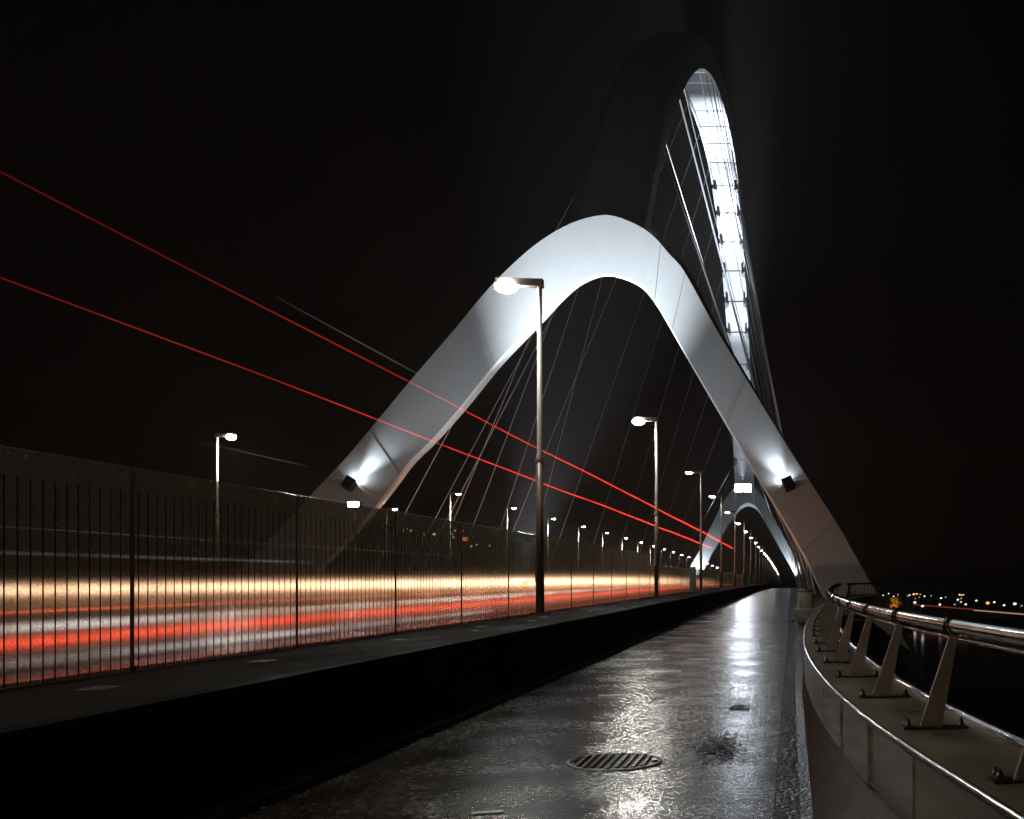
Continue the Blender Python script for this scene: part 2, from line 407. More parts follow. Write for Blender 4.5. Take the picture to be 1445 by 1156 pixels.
# river and far banks
bm = bmesh.new(); sheet(bm, [[(-3000, -300, -19), (3000, -300, -19)], [(-3000, 4000, -19), (3000, 4000, -19)]])
props(obj('river', bm, M['water']), kind='structure')
bm = bmesh.new()
def land_z(x, y): return -16.5 + 0.8 * math.sin(x * 0.011) + 0.6 * math.sin(y * 0.013 + x * 0.004)
rows = []
for y in yrange(0, 1, 24):
    yy = 405 + 2600 * y * y
    rows.append([(x, yy + 25 * math.sin(x * 0.006), -20.5 if y == 0 else land_z(x, yy)) for x in yrange(-2600, 2600, 60)])
sheet(bm, rows, smooth=True)
props(obj('river_bank', bm, M['land']), kind='structure')

# ------------------------------------------------------------------ girder wall between path and road
g = thing('girder_wall', 'long dark steel girder wall between the wet path and the striped glass screen', 'wall')
bm = bmesh.new()
prism_loft(bm, [[(-4.72, y, prof(y) - 1.2), (-3.22, y, prof(y) - 1.2), (-3.22, y, prof(y) + 0.575), (-3.30, y, prof(y) + 0.585), (-3.30, y, prof(y) + 0.597), (-3.17, y, prof(y) + 0.60),
                 (-3.17, y, prof(y) + 0.675), (-3.21, y, prof(y) + 0.69), (-4.6, y, prof(y) + 0.66), (-4.72, y, prof(y) + 0.66)] for y in YS])
y = 1.0                                   # bolts of the top flange
while y < 45:
    tb = bmesh.new(); bmesh.ops.create_cone(tb, cap_ends=True, segments=6, radius1=0.016, radius2=0.011, depth=0.02)
    merge(bm, tb, Matrix.Translation((-3.165, y, prof(y) + 0.64)) @ Matrix.Rotation(R(90), 4, 'Y'))
    y += 0.26
y = 2.0                                   # stiffener joints on the lower face
while y < 110:
    box(bm, -3.235, -3.195, y, y + 0.05, prof(y) - 0.1, prof(y) + 0.55)
    y += 2.95
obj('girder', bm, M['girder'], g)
for i, (y, x) in enumerate([(5.6, -3.9), (7.4, -3.95), (8.6, -3.62), (9.9, -3.92), (11.6, -3.66), (12.6, -3.95), (14.2, -3.7), (15.6, -3.9), (18.3, -3.7), (21.4, -3.85), (23.6, -3.7), (27, -3.9), (31, -3.8), (36, -3.9)]):
    bm = bmesh.new(); bevel_box(bm, x - .07, x + .07, y - .10, y + .10, 0.668, 0.680, 0.004)
    obj('cover_plate', bm, M['plate'], g)
# far-side girder
g2 = thing('girder_wall', 'dark girder wall along the far side of the road seen through the glass', 'wall')
bm = bmesh.new()
prism_loft(bm, [[(-24.4, y, prof(y) - 1.2), (-23.4, y, prof(y) - 1.2), (-23.4, y, prof(y) + 0.9), (-23.55, y, prof(y) + 0.95), (-24.4, y, prof(y) + 0.95)] for y in YS])
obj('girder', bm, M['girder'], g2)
bm = bmesh.new()
prism_loft(bm, [[(-23.98 + .04 * math.cos(a), y, prof(y) + 1.55 + .04 * math.sin(a)) for a in [k * math.pi / 4 for k in range(8)]] for y in YS])
obj('top_rail', bm, M['girder'], g2)

# ------------------------------------------------------------------ glass screens
PW = 2.25
sc1 = thing('glass_screen', 'tall wet glass screen printed with upright dark stripes, on the near girder', 'glass screen')
sc2 = thing('glass_screen', 'lower plain glass screen carrying on along the girder past the tall one', 'glass screen')
FX = -4.5
def pane(parent, y, h, m):
    bm = bmesh.new()
    bevel_box(bm, -0.009, 0.009, 0.012, PW - 0.022, 0.0, h, 0.003, 1)
    return obj('glass_pane', bm, m, parent, (FX, y, prof(y) + 0.665))
y = 7.376 - 0.0
y = (6300 / 930) - 4 * PW
npost = 0
k = 0
while y < 150:
    tall = y < 31.0
    h = 1.385 if tall else 1.03
    m = M['glass_striped'] if y < 17.5 else M['glass_plain']
    par = sc1 if tall else sc2
    pane(par, y, h, m)
    bm = bmesh.new()
    box(bm, -0.009, 0.0095, -0.0045, 0.0045, 0, h - 0.005)
    box(bm, -0.014, 0.02, -0.012, 0.012, -0.003, 0.03)
    obj('post', bm, M['post'], par, (FX, y, prof(y) + 0.665))
    y += PW; k += 1
# drops of rain standing on the nearest panes
bm = bmesh.new()
for i in range(900):
    yy = random.uniform(3.8, 13); zz = 0.68 + 1.37 * random.random() ** 0.55
    r = random.choice([0.0018, 0.0022, 0.003, 0.0042])
    tb = bmesh.new(); bmesh.ops.create_icosphere(tb, subdivisions=1, radius=r)
    merge(bm, tb, Matrix.Translation((FX + 0.0095, yy, zz)))
d = obj('rain_drops', bm, M['drop'], sc1, smooth=True); d['kind'] = 'stuff'

# big dark end post where the tall screen stops
bm = bmesh.new(); bevel_box(bm, -0.14, 0.14, -0.10, 0.10, 0, 1.1, 0.012)
box(bm, -0.17, 0.17, -0.13, 0.13, -0.006, 0.04)
obj('end_post', bm, M['post'], sc2, (FX + 0.2, 43.2, prof(43.2) + 0.667))

# ------------------------------------------------------------------ the arch bridge
BR = thing('arch_bridge', 'huge white steel arch with a rounded portal straddling the road and a lit soffit', 'bridge', (0, 0, 0))
CX = -15.0
K = 0.5; Y0 = 63.0
def pl(u, z): return Vector((CX + u, Y0 + K * (z + 1.0), z))
NRM = Vector((0, -1, K)).normalized()
OUT = [(-29.6, -11), (-22.7, -1), (-17.4, 7.1), (-15.4, 10.15), (-12.4, 15.6), (-9.9, 19.8), (-8.45, 22.5), (-6.85, 24.95), (-4.85, 27.4), (-2.6, 29.2), (-0.4, 30.05), (1.2, 29.95),
       (3.85, 28.5), (5.6, 26.3), (6.8, 24.9), (9.2, 20.2), (12.1, 15.1), (15.7, 8.9), (18.2, 4.8), (20.1, 1.1), (21.3, -1), (26.6, -11)]
INN = [(-24.6, -11), (-17.4, -1), (-12.65, 6.2), (-11.4, 8.9), (-10.05, 10.6), (-8.0, 13.9), (-6.45, 16.7), (-3.9, 20.2), (-3.0, 21.6), (-1.5, 23.4), (0.15, 24.2), (1.2, 24.4),
       (3.3, 23.6), (4.75, 22.0), (7.1, 17.8), (11.0, 11.0), (12.55, 8.3), (15.65, 3.0), (16.8, 0.5), (17.7, -1.0), (22.9, -11)]
def smooth_poly(p, n):
    """resample a polyline through a Catmull-Rom at even arc length"""
    P = [Vector((a, b)) for a, b in p]
    dense = []
    for i in range(len(P) - 1):
        p0 = P[max(i-1, 0)]; p1 = P[i]; p2 = P[i+1]; p3 = P[min(i+2, len(P)-1)]
        for s in range(24):
            t = s / 24
            dense.append(0.5 * ((2*p1) + (p2-p0)*t + (2*p0-5*p1+4*p2-p3)*t*t + (3*p1-p0-3*p2+p3)*t**3))
    dense.append(P[-1])
    for _ in range(90):
        dense = [dense[0]] + [(dense[i-1] + 2*dense[i] + dense[i+1]) / 4 for i in range(1, len(dense)-1)] + [dense[-1]]
    L = [0.0]
    for a, b in zip(dense, dense[1:]): L.append(L[-1] + (b - a).length)
    out = []; j = 0
    for i in range(n):
        s = L[-1] * i / (n - 1)
        while j < len(L) - 2 and L[j+1] < s: j += 1
        t = (s - L[j]) / max(1e-9, L[j+1] - L[j])
        out.append(dense[j].lerp(dense[j+1], t))
    return out
NP = 150
oP = smooth_poly(OUT, NP); iP = smooth_poly(INN, NP)
def back(z):
    q = min(1.0, max(0.0, z / 30))            # the box section thins towards the feet
    return Vector((0, 1, .36 * q)) * (.45 + 2.75 * q)
def portal_mesh(flip=False):
    bm = bmesh.new()
    secs = []
    for a, b in zip(oP, iP):
        fa, fb = pl(a.x, a.y), pl(b.x, b.y)
        ba, bb = fa + back(a.y), fb + back(b.y)
        e = 0.12                                  # slightly eased edges
        da = (fb - fa).normalized() * e
        secs.append([fa + da, fb - da, fb - NRM * e, bb + NRM * e, bb - da, ba + da, ba + NRM * e, fa - NRM * e])
    vr = [[bm.verts.new(Vector((p.x, 397 - p.y, p.z)) if flip else p) for p in s] for s in secs]
    for a, b in zip(vr, vr[1:]):
        for k in range(8):
            f = bm.faces.new((a[k], a[(k+1) % 8], b[(k+1) % 8], b[k])); f.smooth = False
    bm.faces.new(vr[0][::-1]); bm.faces.new(vr[-1])
    return bm
pn = obj('portal', portal_mesh(), M['paint'], BR)
for e in pn.data.edges: pass
def seam(t, w=0.014):
    """plate joint across the front face"""
    i = int(t * (NP - 1)); a, b = oP[i], iP[i]
    bm = bmesh.new()
    fa, fb = pl(a.x, a.y), pl(b.x, b.y); d = (oP[i+1] - oP[i]).normalized()
    dv = (pl(a.x + d.x, a.y + d.y) - fa) * w
    q = [fa + (fb - fa) * .02, fb - (fb - fa) * .02]
    vs = [q[0] - dv, q[1] - dv, q[1] + dv, q[0] + dv]
    lo = [bm.verts.new(p + NRM * 0.004) for p in vs]; hi = [bm.verts.new(p + NRM * 0.03) for p in vs]
    for k in range(4): bm.faces.new((lo[k], lo[(k+1) % 4], hi[(k+1) % 4], hi[k]))
    bm.faces.new(hi); bm.faces.new(lo[::-1])
    o = obj('seam', bm, M['seam'], pn)
for t in (0.27, 0.385, 0.57, 0.60, 0.70, 0.82): seam(t)
obj('portal', portal_mesh(True), M['paint'], BR)

# main arch rib: a box that grows out of one portal's top and comes down on the other's
INT = [(78, 23.5), (81, 27), (85, 32), (94, 41.8), (107, 53), (127, 66.3), (143, 74.2), (160, 80.5), (183, 86.4), (205, 89.8), (221, 90.2), (234, 88.2), (248, 84.0), (260, 79.2), (270, 73.8), (285, 63.5), (297, 51.5), (307, 41), (312, 34.5), (318, 25.5)]
THK = [(78, 4.6), (100, 4.6), (160, 4.8), (221, 5), (280, 5), (318, 5)]
def arch_z(y): return interp(INT, y)
AY = yrange(79, 318, 120)
W2 = 3.0
def arch_frame(y):
    t = Vector((0, 1, (arch_z(y + .5) - arch_z(y - .5)))).normalized()
    n = Vector((0, t.z, -t.y))              # points to the underside
    return Vector((CX, y, arch_z(y))), t, n
secs = []
for y in AY:
    p, t, n = arch_frame(y); th = interp(THK, y)
    q = Vector((CX, y, arch_z(y) + th))
    X = Vector((1, 0, 0))
    wt = W2 + 0.15
    # a shallow channel underneath: side lips hang 0.7 m below the soffit plate
    secs.append([p - X * W2, p - X * (W2 - .35), p - X * (W2 - .35) - n * .7, p + X * (W2 - .35) - n * .7, p + X * (W2 - .35), p + X * W2,
                 q + X * wt - Vector((0, 0, 1)), q + X * (wt - 1), q - X * (wt - 1), q - X * wt - Vector((0, 0, 1))])
bm = bmesh.new()
vr = [[bm.verts.new(p) for p in s] for s in secs]
for a, b in zip(vr, vr[1:]):
    for k in range(10):
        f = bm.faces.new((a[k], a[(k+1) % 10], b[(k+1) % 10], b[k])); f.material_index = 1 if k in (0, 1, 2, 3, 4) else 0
bm.faces.new(vr[0][::-1]); bm.faces.new(vr[-1])
rib = obj('arch_rib', bm, [M['paint'], M['soffit']], BR)
# cross ribs and anchor brackets on the soffit
AN = []
y = 96.0
while y < 312:
    AN.append(y)
    p, t, n = arch_frame(y)
    y += 11.0 * max(0.45, t.y)
for y in AN:
    p, t, n = arch_frame(y)
    X = Vector((1, 0, 0))
    bm = bmesh.new()
    def blk(c, hx, ht, hn, bm=bm):
        vs = [bm.verts.new(c + X * (sx * hx) + t * (st * ht) + n * (sn * hn)) for sn in (-1, 1) for st in (-1, 1) for sx in (-1, 1)]
        for f in ((0,1,3,2), (4,6,7,5), (0,4,5,1), (1,5,7,3), (3,7,6,2), (2,6,4,0)): bm.faces.new([vs[i] for i in f])
    blk(p - n * .62, W2 - .36, .10, .06)
    obj('cross_rib', bm, M['soffit'], BR)
    for s in (-1, 1):
        if y < 222: continue
        bm = bmesh.new()
        base = [(s * (W2 + .05), -1.7), (s * (W2 - 1.0), -.6), (s * (W2 - 1.0), .6), (s * (W2 + .05), 1.7)]
        lo = [bm.verts.new(p + X * a + t * b - n * .68) for a, b in base]
        hi = [bm.verts.new(p + X * a * .97 + t * b * .75 + n * .55) for a, b in base]
        for k in range(4): bm.faces.new((lo[k], lo[(k+1) % 4], hi[(k+1) % 4], hi[k]))
        bm.faces.new(hi); bm.faces.new(lo[::-1])
        obj('anchor_bracket', bm, M['soffit'] if y < 200 else M['bracket'], BR)
# hangers: from the arch down to both edges of the deck, crossing like a net
nh = 0
def hanger(a, b, r):
    bm = bmesh.new()
    a, b = Vector(a), Vector(b)
    tube(bm, [a, b], r, 6)
    obj('hanger', bm, M['cable'], BR)
for i, y in enumerate(AN):
    p, t, n = arch_frame(y)
    for side, xd in ((-1, -30.6), (1, 1.9)):
        for sl in (-72, 40):
            yl = y + sl
            if yl < 66 or yl > 330: continue
            if sl == 40 and (i % 2 or xd < 0): continue
            if xd < 0 and i % 2: continue
            if xd > 0 and yl < 75: yl = 75
            hanger(p + Vector((side * (W2 - .2), 0, -.3)), (xd, yl, prof(yl) - .4), 0.055)
            nh += 1
for (ya, yl, r) in ((94, 80.0, .12), (107, 121, .12), (85, 80, .06)):
    p, t, n = arch_frame(ya)
    hanger(p + Vector((W2 - .1, 0, 0)), (1.9, yl, -.4), r)
for yl, ya in ((76, 147), (88, 118), (97, 124), (112, 131), (70, 108), (82, 112)):
    p, t, n = arch_frame(ya)
    hanger(p + Vector((-(W2 - .2), 0, 0)), (-30.6, yl, -.4), .038)
# deck slab carrying road and path
bm = bmesh.new()
prism_loft(bm, [[(-31, y, prof(y) - 1.6), (2.4, y, prof(y) - 1.6), (2.4 if y > 30 else 1.2, y, prof(y) - 0.12), (-31, y, prof(y) - 0.12)] for y in YS])
obj('deck', bm, M['wall_dark'], BR)
# piers under the portal feet
for yy in (58.5, 338.5):
    for xx in (-41.5, 9.5):
        bm = bmesh.new(); bevel_box(bm, xx - 4, xx + 4, yy - 5, yy + 5, -22, -10.5, 0.4); obj('pier', bm, M['wall_dark'], BR)

# ------------------------------------------------------------------ lamps: light helper
def spot(name, loc, target, watts, angle, blend=0.5, col=(1, 1, 1), size=0.1, parent=None):
    l = bpy.data.lights.new(name, 'SPOT'); l.energy = watts; l.spot_size = R(angle); l.spot_blend = blend; l.color = col; l.shadow_soft_size = size
    o = bpy.data.objects.new(name, l); COL.objects.link(o); o.location = loc
    d = Vector(target) - Vector(loc); o.rotation_euler = d.to_track_quat('-Z', 'Y').to_euler()
    if parent is not None: o.parent = parent
    return o

# floodlights on the portal legs
COOL = (0.80, 0.92, 1.0)
def leg_flood(u, z, ud, zd, watts, parent, flip=False):
    """box on the face at (u, z), throwing its light along the leg towards (ud, zd)"""
    c = pl(u, z); d = (pl(ud, zd) - c).normalized(); s = d.cross(NRM).normalized()
    Mx = Matrix((s, d, NRM)).transposed().to_4x4(); Mx.translation = c
    Mx = Mx @ Matrix.Scale(.64, 4)
    bm = bmesh.new()
    vs = [Vector(v) for v in ((-.5, -.9, .02), (.5, -.9, .02), (.5, .2, .02), (-.5, .2, .02), (-.55, -.85, .75), (.55, -.85, .75), (.6, .35, 1.0), (-.6, .35, 1.0))]
    bv = [bm.verts.new(Mx @ v) for v in vs]
    for f in ((0,1,2,3), (4,7,6,5), (0,4,5,1), (1,5,6,2), (2,6,7,3), (3,7,4,0)): bm.faces.new([bv[i] for i in f])
    o = obj('floodlight', bm, M['black'], parent)
    bm = bmesh.new()
    vs = [(-.45, .30, .25), (.45, .30, .25), (.5, .36, .85), (-.5, .36, .85)]
    bm.faces.new([bm.verts.new(Mx @ Vector(v)) for v in vs])
    obj('lens', bm, M['flood_lens'], o)
    p = c + NRM * .5 + d * .38
    spot('flood_beam', p, p + d * 10 - NRM * 2.2, watts, 54, 1.0, COOL, 0.25, o)
    return o
leg_flood(-14.75, 7.6, -11.2, 13.2, 1100, BR)
leg_flood(14.7, 7.6, 10.6, 15.2, 1100, BR)

# floodlight on a mast at the far girder, a glowing lens without a beam
fl = thing('floodlight', 'bright floodlight on a short mast peeping over the glass below the left portal leg', 'floodlight', (-24.2, 55, prof(55) + .95))
bm = bmesh.new(); tube(bm, [(0, 0, 0), (0, 0, 4.25)], .06, 8); obj('mast', bm, M['pole_dark'], fl)
bm = bmesh.new(); bevel_box(bm, -.35, .35, -.2, .2, 4.2, 4.55, .03); fh = obj('housing', bm, M['black'], fl)
bm = bmesh.new(); bevel_box(bm, -.3, .3, -.24, -.205, 4.24, 4.52, .01); obj('lens', bm, M['flood_lens'], fh)
APEX = (CX + .6, 78.8, 30.2)
f3 = thing('floodlight', 'unseen low floodlight added on the road middle behind the glass, lighting the portal top', 'floodlight', (-15.6, 56.8, .42))  # lamp itself unseen; added to whiten the portal's rounded top
bm = bmesh.new(); box(bm, -.5, .5, -.35, .35, 0, .12); box(bm, -.05, .05, -.05, .05, .12, .5); obj('stand', bm, M['black'], f3)
bm = bmesh.new(); bevel_box(bm, -.45, .45, -.3, .3, .45, .75, .03); h3 = obj('housing', bm, M['black'], f3)
bm = bmesh.new(); bevel_box(bm, -.4, .4, -.25, .25, .752, .77, .005); obj('lens', bm, M['flood_lens'], h3)
spot('flood_beam', (-15.6, 56.8, 1.45), APEX, 245000, 41, 1.0, (0.86, 0.94, 1.0), .3)
spot('flood_beam', (-15.6, 56.8, 1.45), APEX, 14000, 100, 1.0, (0.86, 0.94, 1.0), .3)  # added wide fill from the same place, softly lighting the legs

# floodlight bank under the far end of the arch
fb = thing('floodlight_bank', 'dazzling floodlight bank on top of the far portal, shining up the arch soffit', 'floodlight', (CX, 305.5, 0))
zb = 27.6
bm = bmesh.new()
for s in (-1, 1): tube(bm, [(s * 2.2, 8, zb - .5), (s * 2.2, 0, zb)], .18, 8)
box(bm, -2.6, 2.6, -.3, .3, zb - .25, zb + .0)
obj('bracket', bm, M['bracket'], fb)
for k in range(4):
    x = -1.95 + 1.3 * k
    bm = bmesh.new(); bevel_box(bm, x - .58, x + .58, -.5, .5, zb + .03, zb + 2.35, .06); h_ = obj('lamp_housing', bm, M['black'], fb)
    bm = bmesh.new(); bevel_box(bm, x - .53, x + .53, -.62, -.51, zb + .1, zb + 2.3, .03); obj('lens', bm, M['flood_big'], h_)
for tgt, w, a, bl in (((CX, 196, 89), 1.6e6, 14, .9), ((CX, 236, 87.5), 8e5, 15, 1.0), ((CX, 262, 78.5), 3.6e5, 21, .9), ((CX, 284, 64.5), 5e4, 34, .9)):
    spot('flood_beam', (CX, 303.6, zb + 2.4), tgt, w, a, bl, (0.80, 0.88, 1.0), .8)
# added bare spot, in place of an unseen twin bank; lights the near hangers
spot('flood_beam', (CX + 1.5, 90.5, 27.5), (CX + 7, 118, 52), 60000, 70, 1.0, (0.84, 0.9, 1.0), .5)
# floods at the feet of the far portal
for u, z, ud, zd in ((-18.6, 1.0, -14.6, 9), (17.9, 0.6, 14.4, 9)):
    c = pl(u, z); c = Vector((c.x, 397 - c.y - 2.2, c.z - 2.2)); d = pl(ud, zd); d = Vector((d.x, 397 - d.y - .5, d.z))
    spot('flood_beam', c, d, 30000, 60, 1.0, COOL, .3)

# ------------------------------------------------------------------ street lamps
def lamp_proto(h, label, side, bowl=False):
    """side = +1: the arm reaches to +X (far row), -1: to -X (near row)"""
    t = thing('street_lamp', label, 'street lamp')
    bm = bmesh.new(); hb = h * 0.46
    tube(bm, [(0, 0, 0), (0, 0, hb)], .066, 12); box(bm, -.14, .14, -.14, .14, -.004, .03)
    box(bm, -.075, .075, -.02, .02, .55, .95)
    obj('pole_base', bm, M['pole_dark'], t)
    bm = bmesh.new(); tube(bm, [(0, 0, hb), (0, 0, hb + .06), (0, 0, hb + .12), (0, 0, h - .04)], [.074, .074, .047, .043], 12)
    obj('pole', bm, M['pole'], t)
    bm = bmesh.new()
    s = side
    pts = [(s * -.06, .075, .0), (s * .42, .085, .045), (s * .74, .10, .075)]
    secs = []
    for x, hw, zz in pts: secs.append([(x, -hw, h - .07 + zz * .6), (x, hw, h - .07 + zz * .6), (x, hw * .8, h + .065 + zz * .2), (x, -hw * .8, h + .065 + zz * .2)])
    prism_loft(bm, secs)
    hd = obj('lamp_head', bm, M['head'], t)
    bm = bmesh.new()
    tb = bmesh.new(); bmesh.ops.create_uvsphere(tb, u_segments=14, v_segments=8, radius=1)
    merge(bm, tb, Matrix.Translation((s * .57, 0, h - .045)) @ Matrix.Diagonal((.20, .135, .125, 1) if bowl else (.17, .085, .075, 1)))
    obj('lens', bm, M['lens'] if bowl else M['lens_flat'], hd, smooth=True)
    return t
ORD = ['first', 'second', 'third', 'fourth', 'fifth', 'sixth', 'seventh', 'eighth', 'ninth', 'tenth', 'eleventh', 'twelfth', 'thirteenth', 'fourteenth', 'fifteenth', 'sixteenth',
       'seventeenth', 'eighteenth', 'nineteenth', 'twentieth', 'twenty-first', 'twenty-second', 'twenty-third', 'twenty-fourth', 'twenty-fifth', 'twenty-sixth']
WARM = (1.0, 0.93, 0.80)
LX = -4.33
near_bowl = lamp_proto(5.69, '', -1, True)
near = lamp_proto(5.69, '', -1)
specials = {0: 'tall grey street lamp nearest the camera, its glare in front of the white portal',
            1: 'second street lamp on the near girder, shining under the rounded portal top',
            2: 'third street lamp on the near girder, standing just left of the red streaks\' end'}
for k in range(24):
    y = 17.05 + 14.74 * k + (0.9 if k == 2 else 0)
    o = near_bowl if k == 0 else copy_tree(near_bowl) if k == 1 else near if k == 2 else copy_tree(near)
    o.location = (LX, y, prof(y) + .665)
    props(o, specials.get(k, ORD[k] + ' lamp from the near end of the lamp row on the near girder'), 'street lamp', 'street lamps along the near girder')
    if k < 9:
        spot('lamp_beam', (LX - .57, y, prof(y) + .665 + 5.53), (LX - 4.6, y, 0), 1700, 96, .8, WARM, .08)
for y in (2.31, -12.43):
    o = copy_tree(near_bowl); o.location = (LX, y, .665)
    props(o, 'street lamp on the near girder beside the viewpoint' if y > 0 else 'street lamp on the near girder behind the viewpoint', 'street lamp', 'street lamps along the near girder')
    spot('lamp_beam', (LX - .57, y, 6.2), (LX - 4.6, y, 0), 1700, 96, .8, WARM, .08)
# far row, placed where the far girder carries them
far_bowl = lamp_proto(6.25, '', 1, True)
far = lamp_proto(6.25, '', 1)
FA = -23.9
farY = [41.3, 55.8, 69.5, 83.4, 97.3, 111.3, 125.5, 139.9, 154, 168, 182, 196, 211, 226, 242, 258, 275, 293, 312, 331]
for k, y in enumerate(farY):
    o = far_bowl if k == 0 else far if k == 1 else copy_tree(far)
    o.location = (FA, y, prof(y) + .95) if k != 1 else (-28.4, 69.6, prof(69.6) - .1)
    props(o, 'far-side street lamp standing alone left of the portal above the striped glass' if k == 0 else
          ORD[k] + ' lamp from the near end of the row across the road', 'street lamp', 'street lamps across the road')
    if k < 10 and k != 1:
        spot('lamp_beam', (FA + .57, y, prof(y) + .95 + 6.1), (FA + 3.0, y, 0), 1400, 150, .7, WARM, .08)

# ------------------------------------------------------------------ streaks of light left by the traffic
def streak(name, label, x, z, y0, y1, r, m, squash=1.0, rise=None, wob=0.0, lean=1.0):
    """a thin upright lens-shaped band of light, r = half height, squash = thickness / height"""
    bm = bmesh.new(); lay = bm.verts.layers.float.new('across'); rings = []
    n = 90
    for i in range(n + 1):
        t = i / n; y = y0 + (y1 - y0) * t ** 1.6
        zz = z * (lean if lean == 1 else 1) + prof(y) + (rise(y) if rise else 0) + wob * (math.sin(y * .21 + x) + .6 * math.sin(y * .47))
        rr = r(y) if callable(r) else r
        ring = []
        for k in range(20):
            a = 2 * math.pi * k / 20
            v = bm.verts.new((x + rr * squash * math.cos(a), y, zz + rr * math.sin(a))); v[lay] = math.sin(a) if squash < .95 else 0.0
            ring.append(v)
        rings.append(ring)
    for a, b in zip(rings, rings[1:]):
        for k in range(20):
            bm.faces.new((a[k], a[(k+1) % 20], b[(k+1) % 20], b[k]))
    return props(obj(name, bm, m), label, 'light streak')
mr1 = trail_mat('roof_lamp_streak', (1.0, .035, .02), [(3, .03), (9, .05), (16, .16), (30, .5), (60, .9), (104, .9)], .3)
streak('light_streak', 'upper thin red light streak slanting down from the left across the portal', -6.2, EYE + 3.17, 3, 104, lambda y: .0012 + .0006 * y, mr1, wob=.012)
streak('light_streak', 'lower thin red light streak passing above the striped glass', -8.4, EYE + 3.19, 4, 104, lambda y: .0012 + .00052 * y, mr1, wob=.014)
CREAM = (1.0, .58, .35); RED = (1.0, .065, .025)
mh = trail_mat('headlamp_streak', CREAM, [(4, 2.46), (12, 2.61), (20, 3.48), (34, 6.67), (60, 8.7), (97, 6.52), (150, 2.17), (200, 0.725)], .2, 5)
streak('light_streak', 'broad cream headlamp streak running level behind the striped glass', -15.2, EYE - .25, 4, 200, lambda y: .13 + .0065 * y, mh, .3)
mh2 = trail_mat('dim_headlamp_streak', (1.0, .46, .24), [(4, 0.264), (14, 0.302), (26, 0.754), (45, 1.7), (90, 1.51), (120, 0.377)], .3, 6)
streak('light_streak', 'wide dim tan glow of headlamps around the cream streak behind the glass', -14.2, EYE - .42, 4, 120, lambda y: .45 + .012 * y, mh2, .2)
mt1 = trail_mat('tail_streak_thin', RED, [(4, 1.58), (10, 1.51), (18, 1.13), (40, 1.13), (150, 1.13)], .15, 5)
streak('light_streak', 'thin orange-red tail-lamp streak above the thick red one', -7.9, EYE - .355, 4, 150, .035, mt1, .5)
mt2 = trail_mat('tail_streak_thick', RED, [(4, 2.07), (9, 2.64), (16, 2.26), (30, 1.89), (60, 1.89), (160, 1.13)], .2, 5)
streak('light_streak', 'thick red tail-lamp streak low behind the striped glass', -7.3, EYE - .62, 4, 160, .12, mt2, .4)
mt4 = trail_mat('tail_streak_wide', (1.0, .16, .08), [(4, 0.113), (10, 0.189), (16, 0.528), (27, 1.28), (45, 1.7), (80, 0.943), (100, 0.377)], .25, 5)
streak('light_streak', 'wide faint red glow under the cream streak behind the glass', -7.0, EYE - .60, 4, 100, .40, mt4, .3)
mt3 = trail_mat('tail_reflection_streak', RED, [(4, 0.377), (10, 0.452), (25, 0.528), (70, 0.377)], .2, 3)  # glowing band drawn for tail-lamp reflections on the wet road
streak('light_streak', 'faint dull red streak lowest behind the glass near the road', -6.0, EYE - .83, 4, 70, .05, mt3, .5)
mw = trail_mat('pale_streak', (.9, .86, .88), [(6, 0.0754), (8, 0.151), (11, 0.528), (13, 1.13), (15, 1.21), (18, 0.452), (24, 0.603), (30, 1.13), (60, 0.0754)], .5, 5)  # emission stands for the headlamps' reflection on wet asphalt
streak('light_streak', 'pale white headlamp glint between the two red streaks', -9.5, EYE - .62, 6, 60, .13, mw, .4)
streak('light_streak', 'pale white headlamp glint under the thick red streak', -7.2, EYE - .80, 6, 24, .09, mw, .4)
mf = trail_mat('faint_white_streak', (.8, .82, .78), [(5, 0.052), (12, 0.091), (22, 0.182), (30, 0.026)], .5)
streak('light_streak', 'hair-thin white streak in the upper half of the striped glass', -9.0, EYE + .58, 5, 30, .006, mf)
streak('light_streak', 'short pale streak in the dark glass right of the big pane joint', -11.5, EYE + .36, 14, 24, .05, mf, .5)
streak('light_streak', 'faint white streak in the sky beside the lone far-side lamp', -12.0, EYE + 2.75, 20, 24.5, .006, trail_mat('sky_ghost_streak', (.8, .82, .75), [(20, .01), (23, .06), (24.5, .01)]))
streak('light_streak', 'faint grey streak close above the upper red one on the left arch leg', -6.1, EYE + 3.32, 11.5, 18, .010, trail_mat('ghost_streak', (.8, .82, .75), [(11.5, .0), (15, .035), (18, .005)], .3))

# ------------------------------------------------------------------ parapet and railing on the right
PY = yrange(-5, 33, 60)
def tangent(y):
    return Vector((wall_x(y + .05) - wall_x(y - .05), .1, 0)).normalized()
def off(y, d, z):
    t = tangent(y); n = Vector((t.y, -t.x, 0))
    return Vector((wall_x(y), y, z + prof(y))) + n * d
par = thing('parapet', 'curved steel-clad parapet on a dark brick base along the right of the path', 'parapet')
bm = bmesh.new()
prism_loft(bm, [[Vector((foot_x(y), y, prof(y) - .3)), Vector((foot_x(y), y, prof(y))), off(y, .03, .27), off(y, .40, .27), off(y, .40, -.3)] for y in PY])
obj('brick_base', bm, M['brick'], par)
yb = [-4.6, -3.5, -2.4, -1.3, -.2, .9, 2.0, 3.1, 4.0, 4.9, 5.85, 6.9, 8.0, 9.4, 11, 13, 15, 17.2, 19.5, 22, 24.5, 27, 29.5, 32]
for a, b in zip(yb, yb[1:]):
    bm = bmesh.new()
    ys = yrange(a + .004, b - .004, 1)
    tilt = random.uniform(-.010, .010)
    prism_loft(bm, [[off(y, q, .275), off(y, .014, .275), off(y, .014, .575), off(y, q, .575)] for y, q in zip(ys, (tilt, -tilt))], smooth=False)
    obj('cladding_panel', bm, M['steel'], par)
bm = bmesh.new()
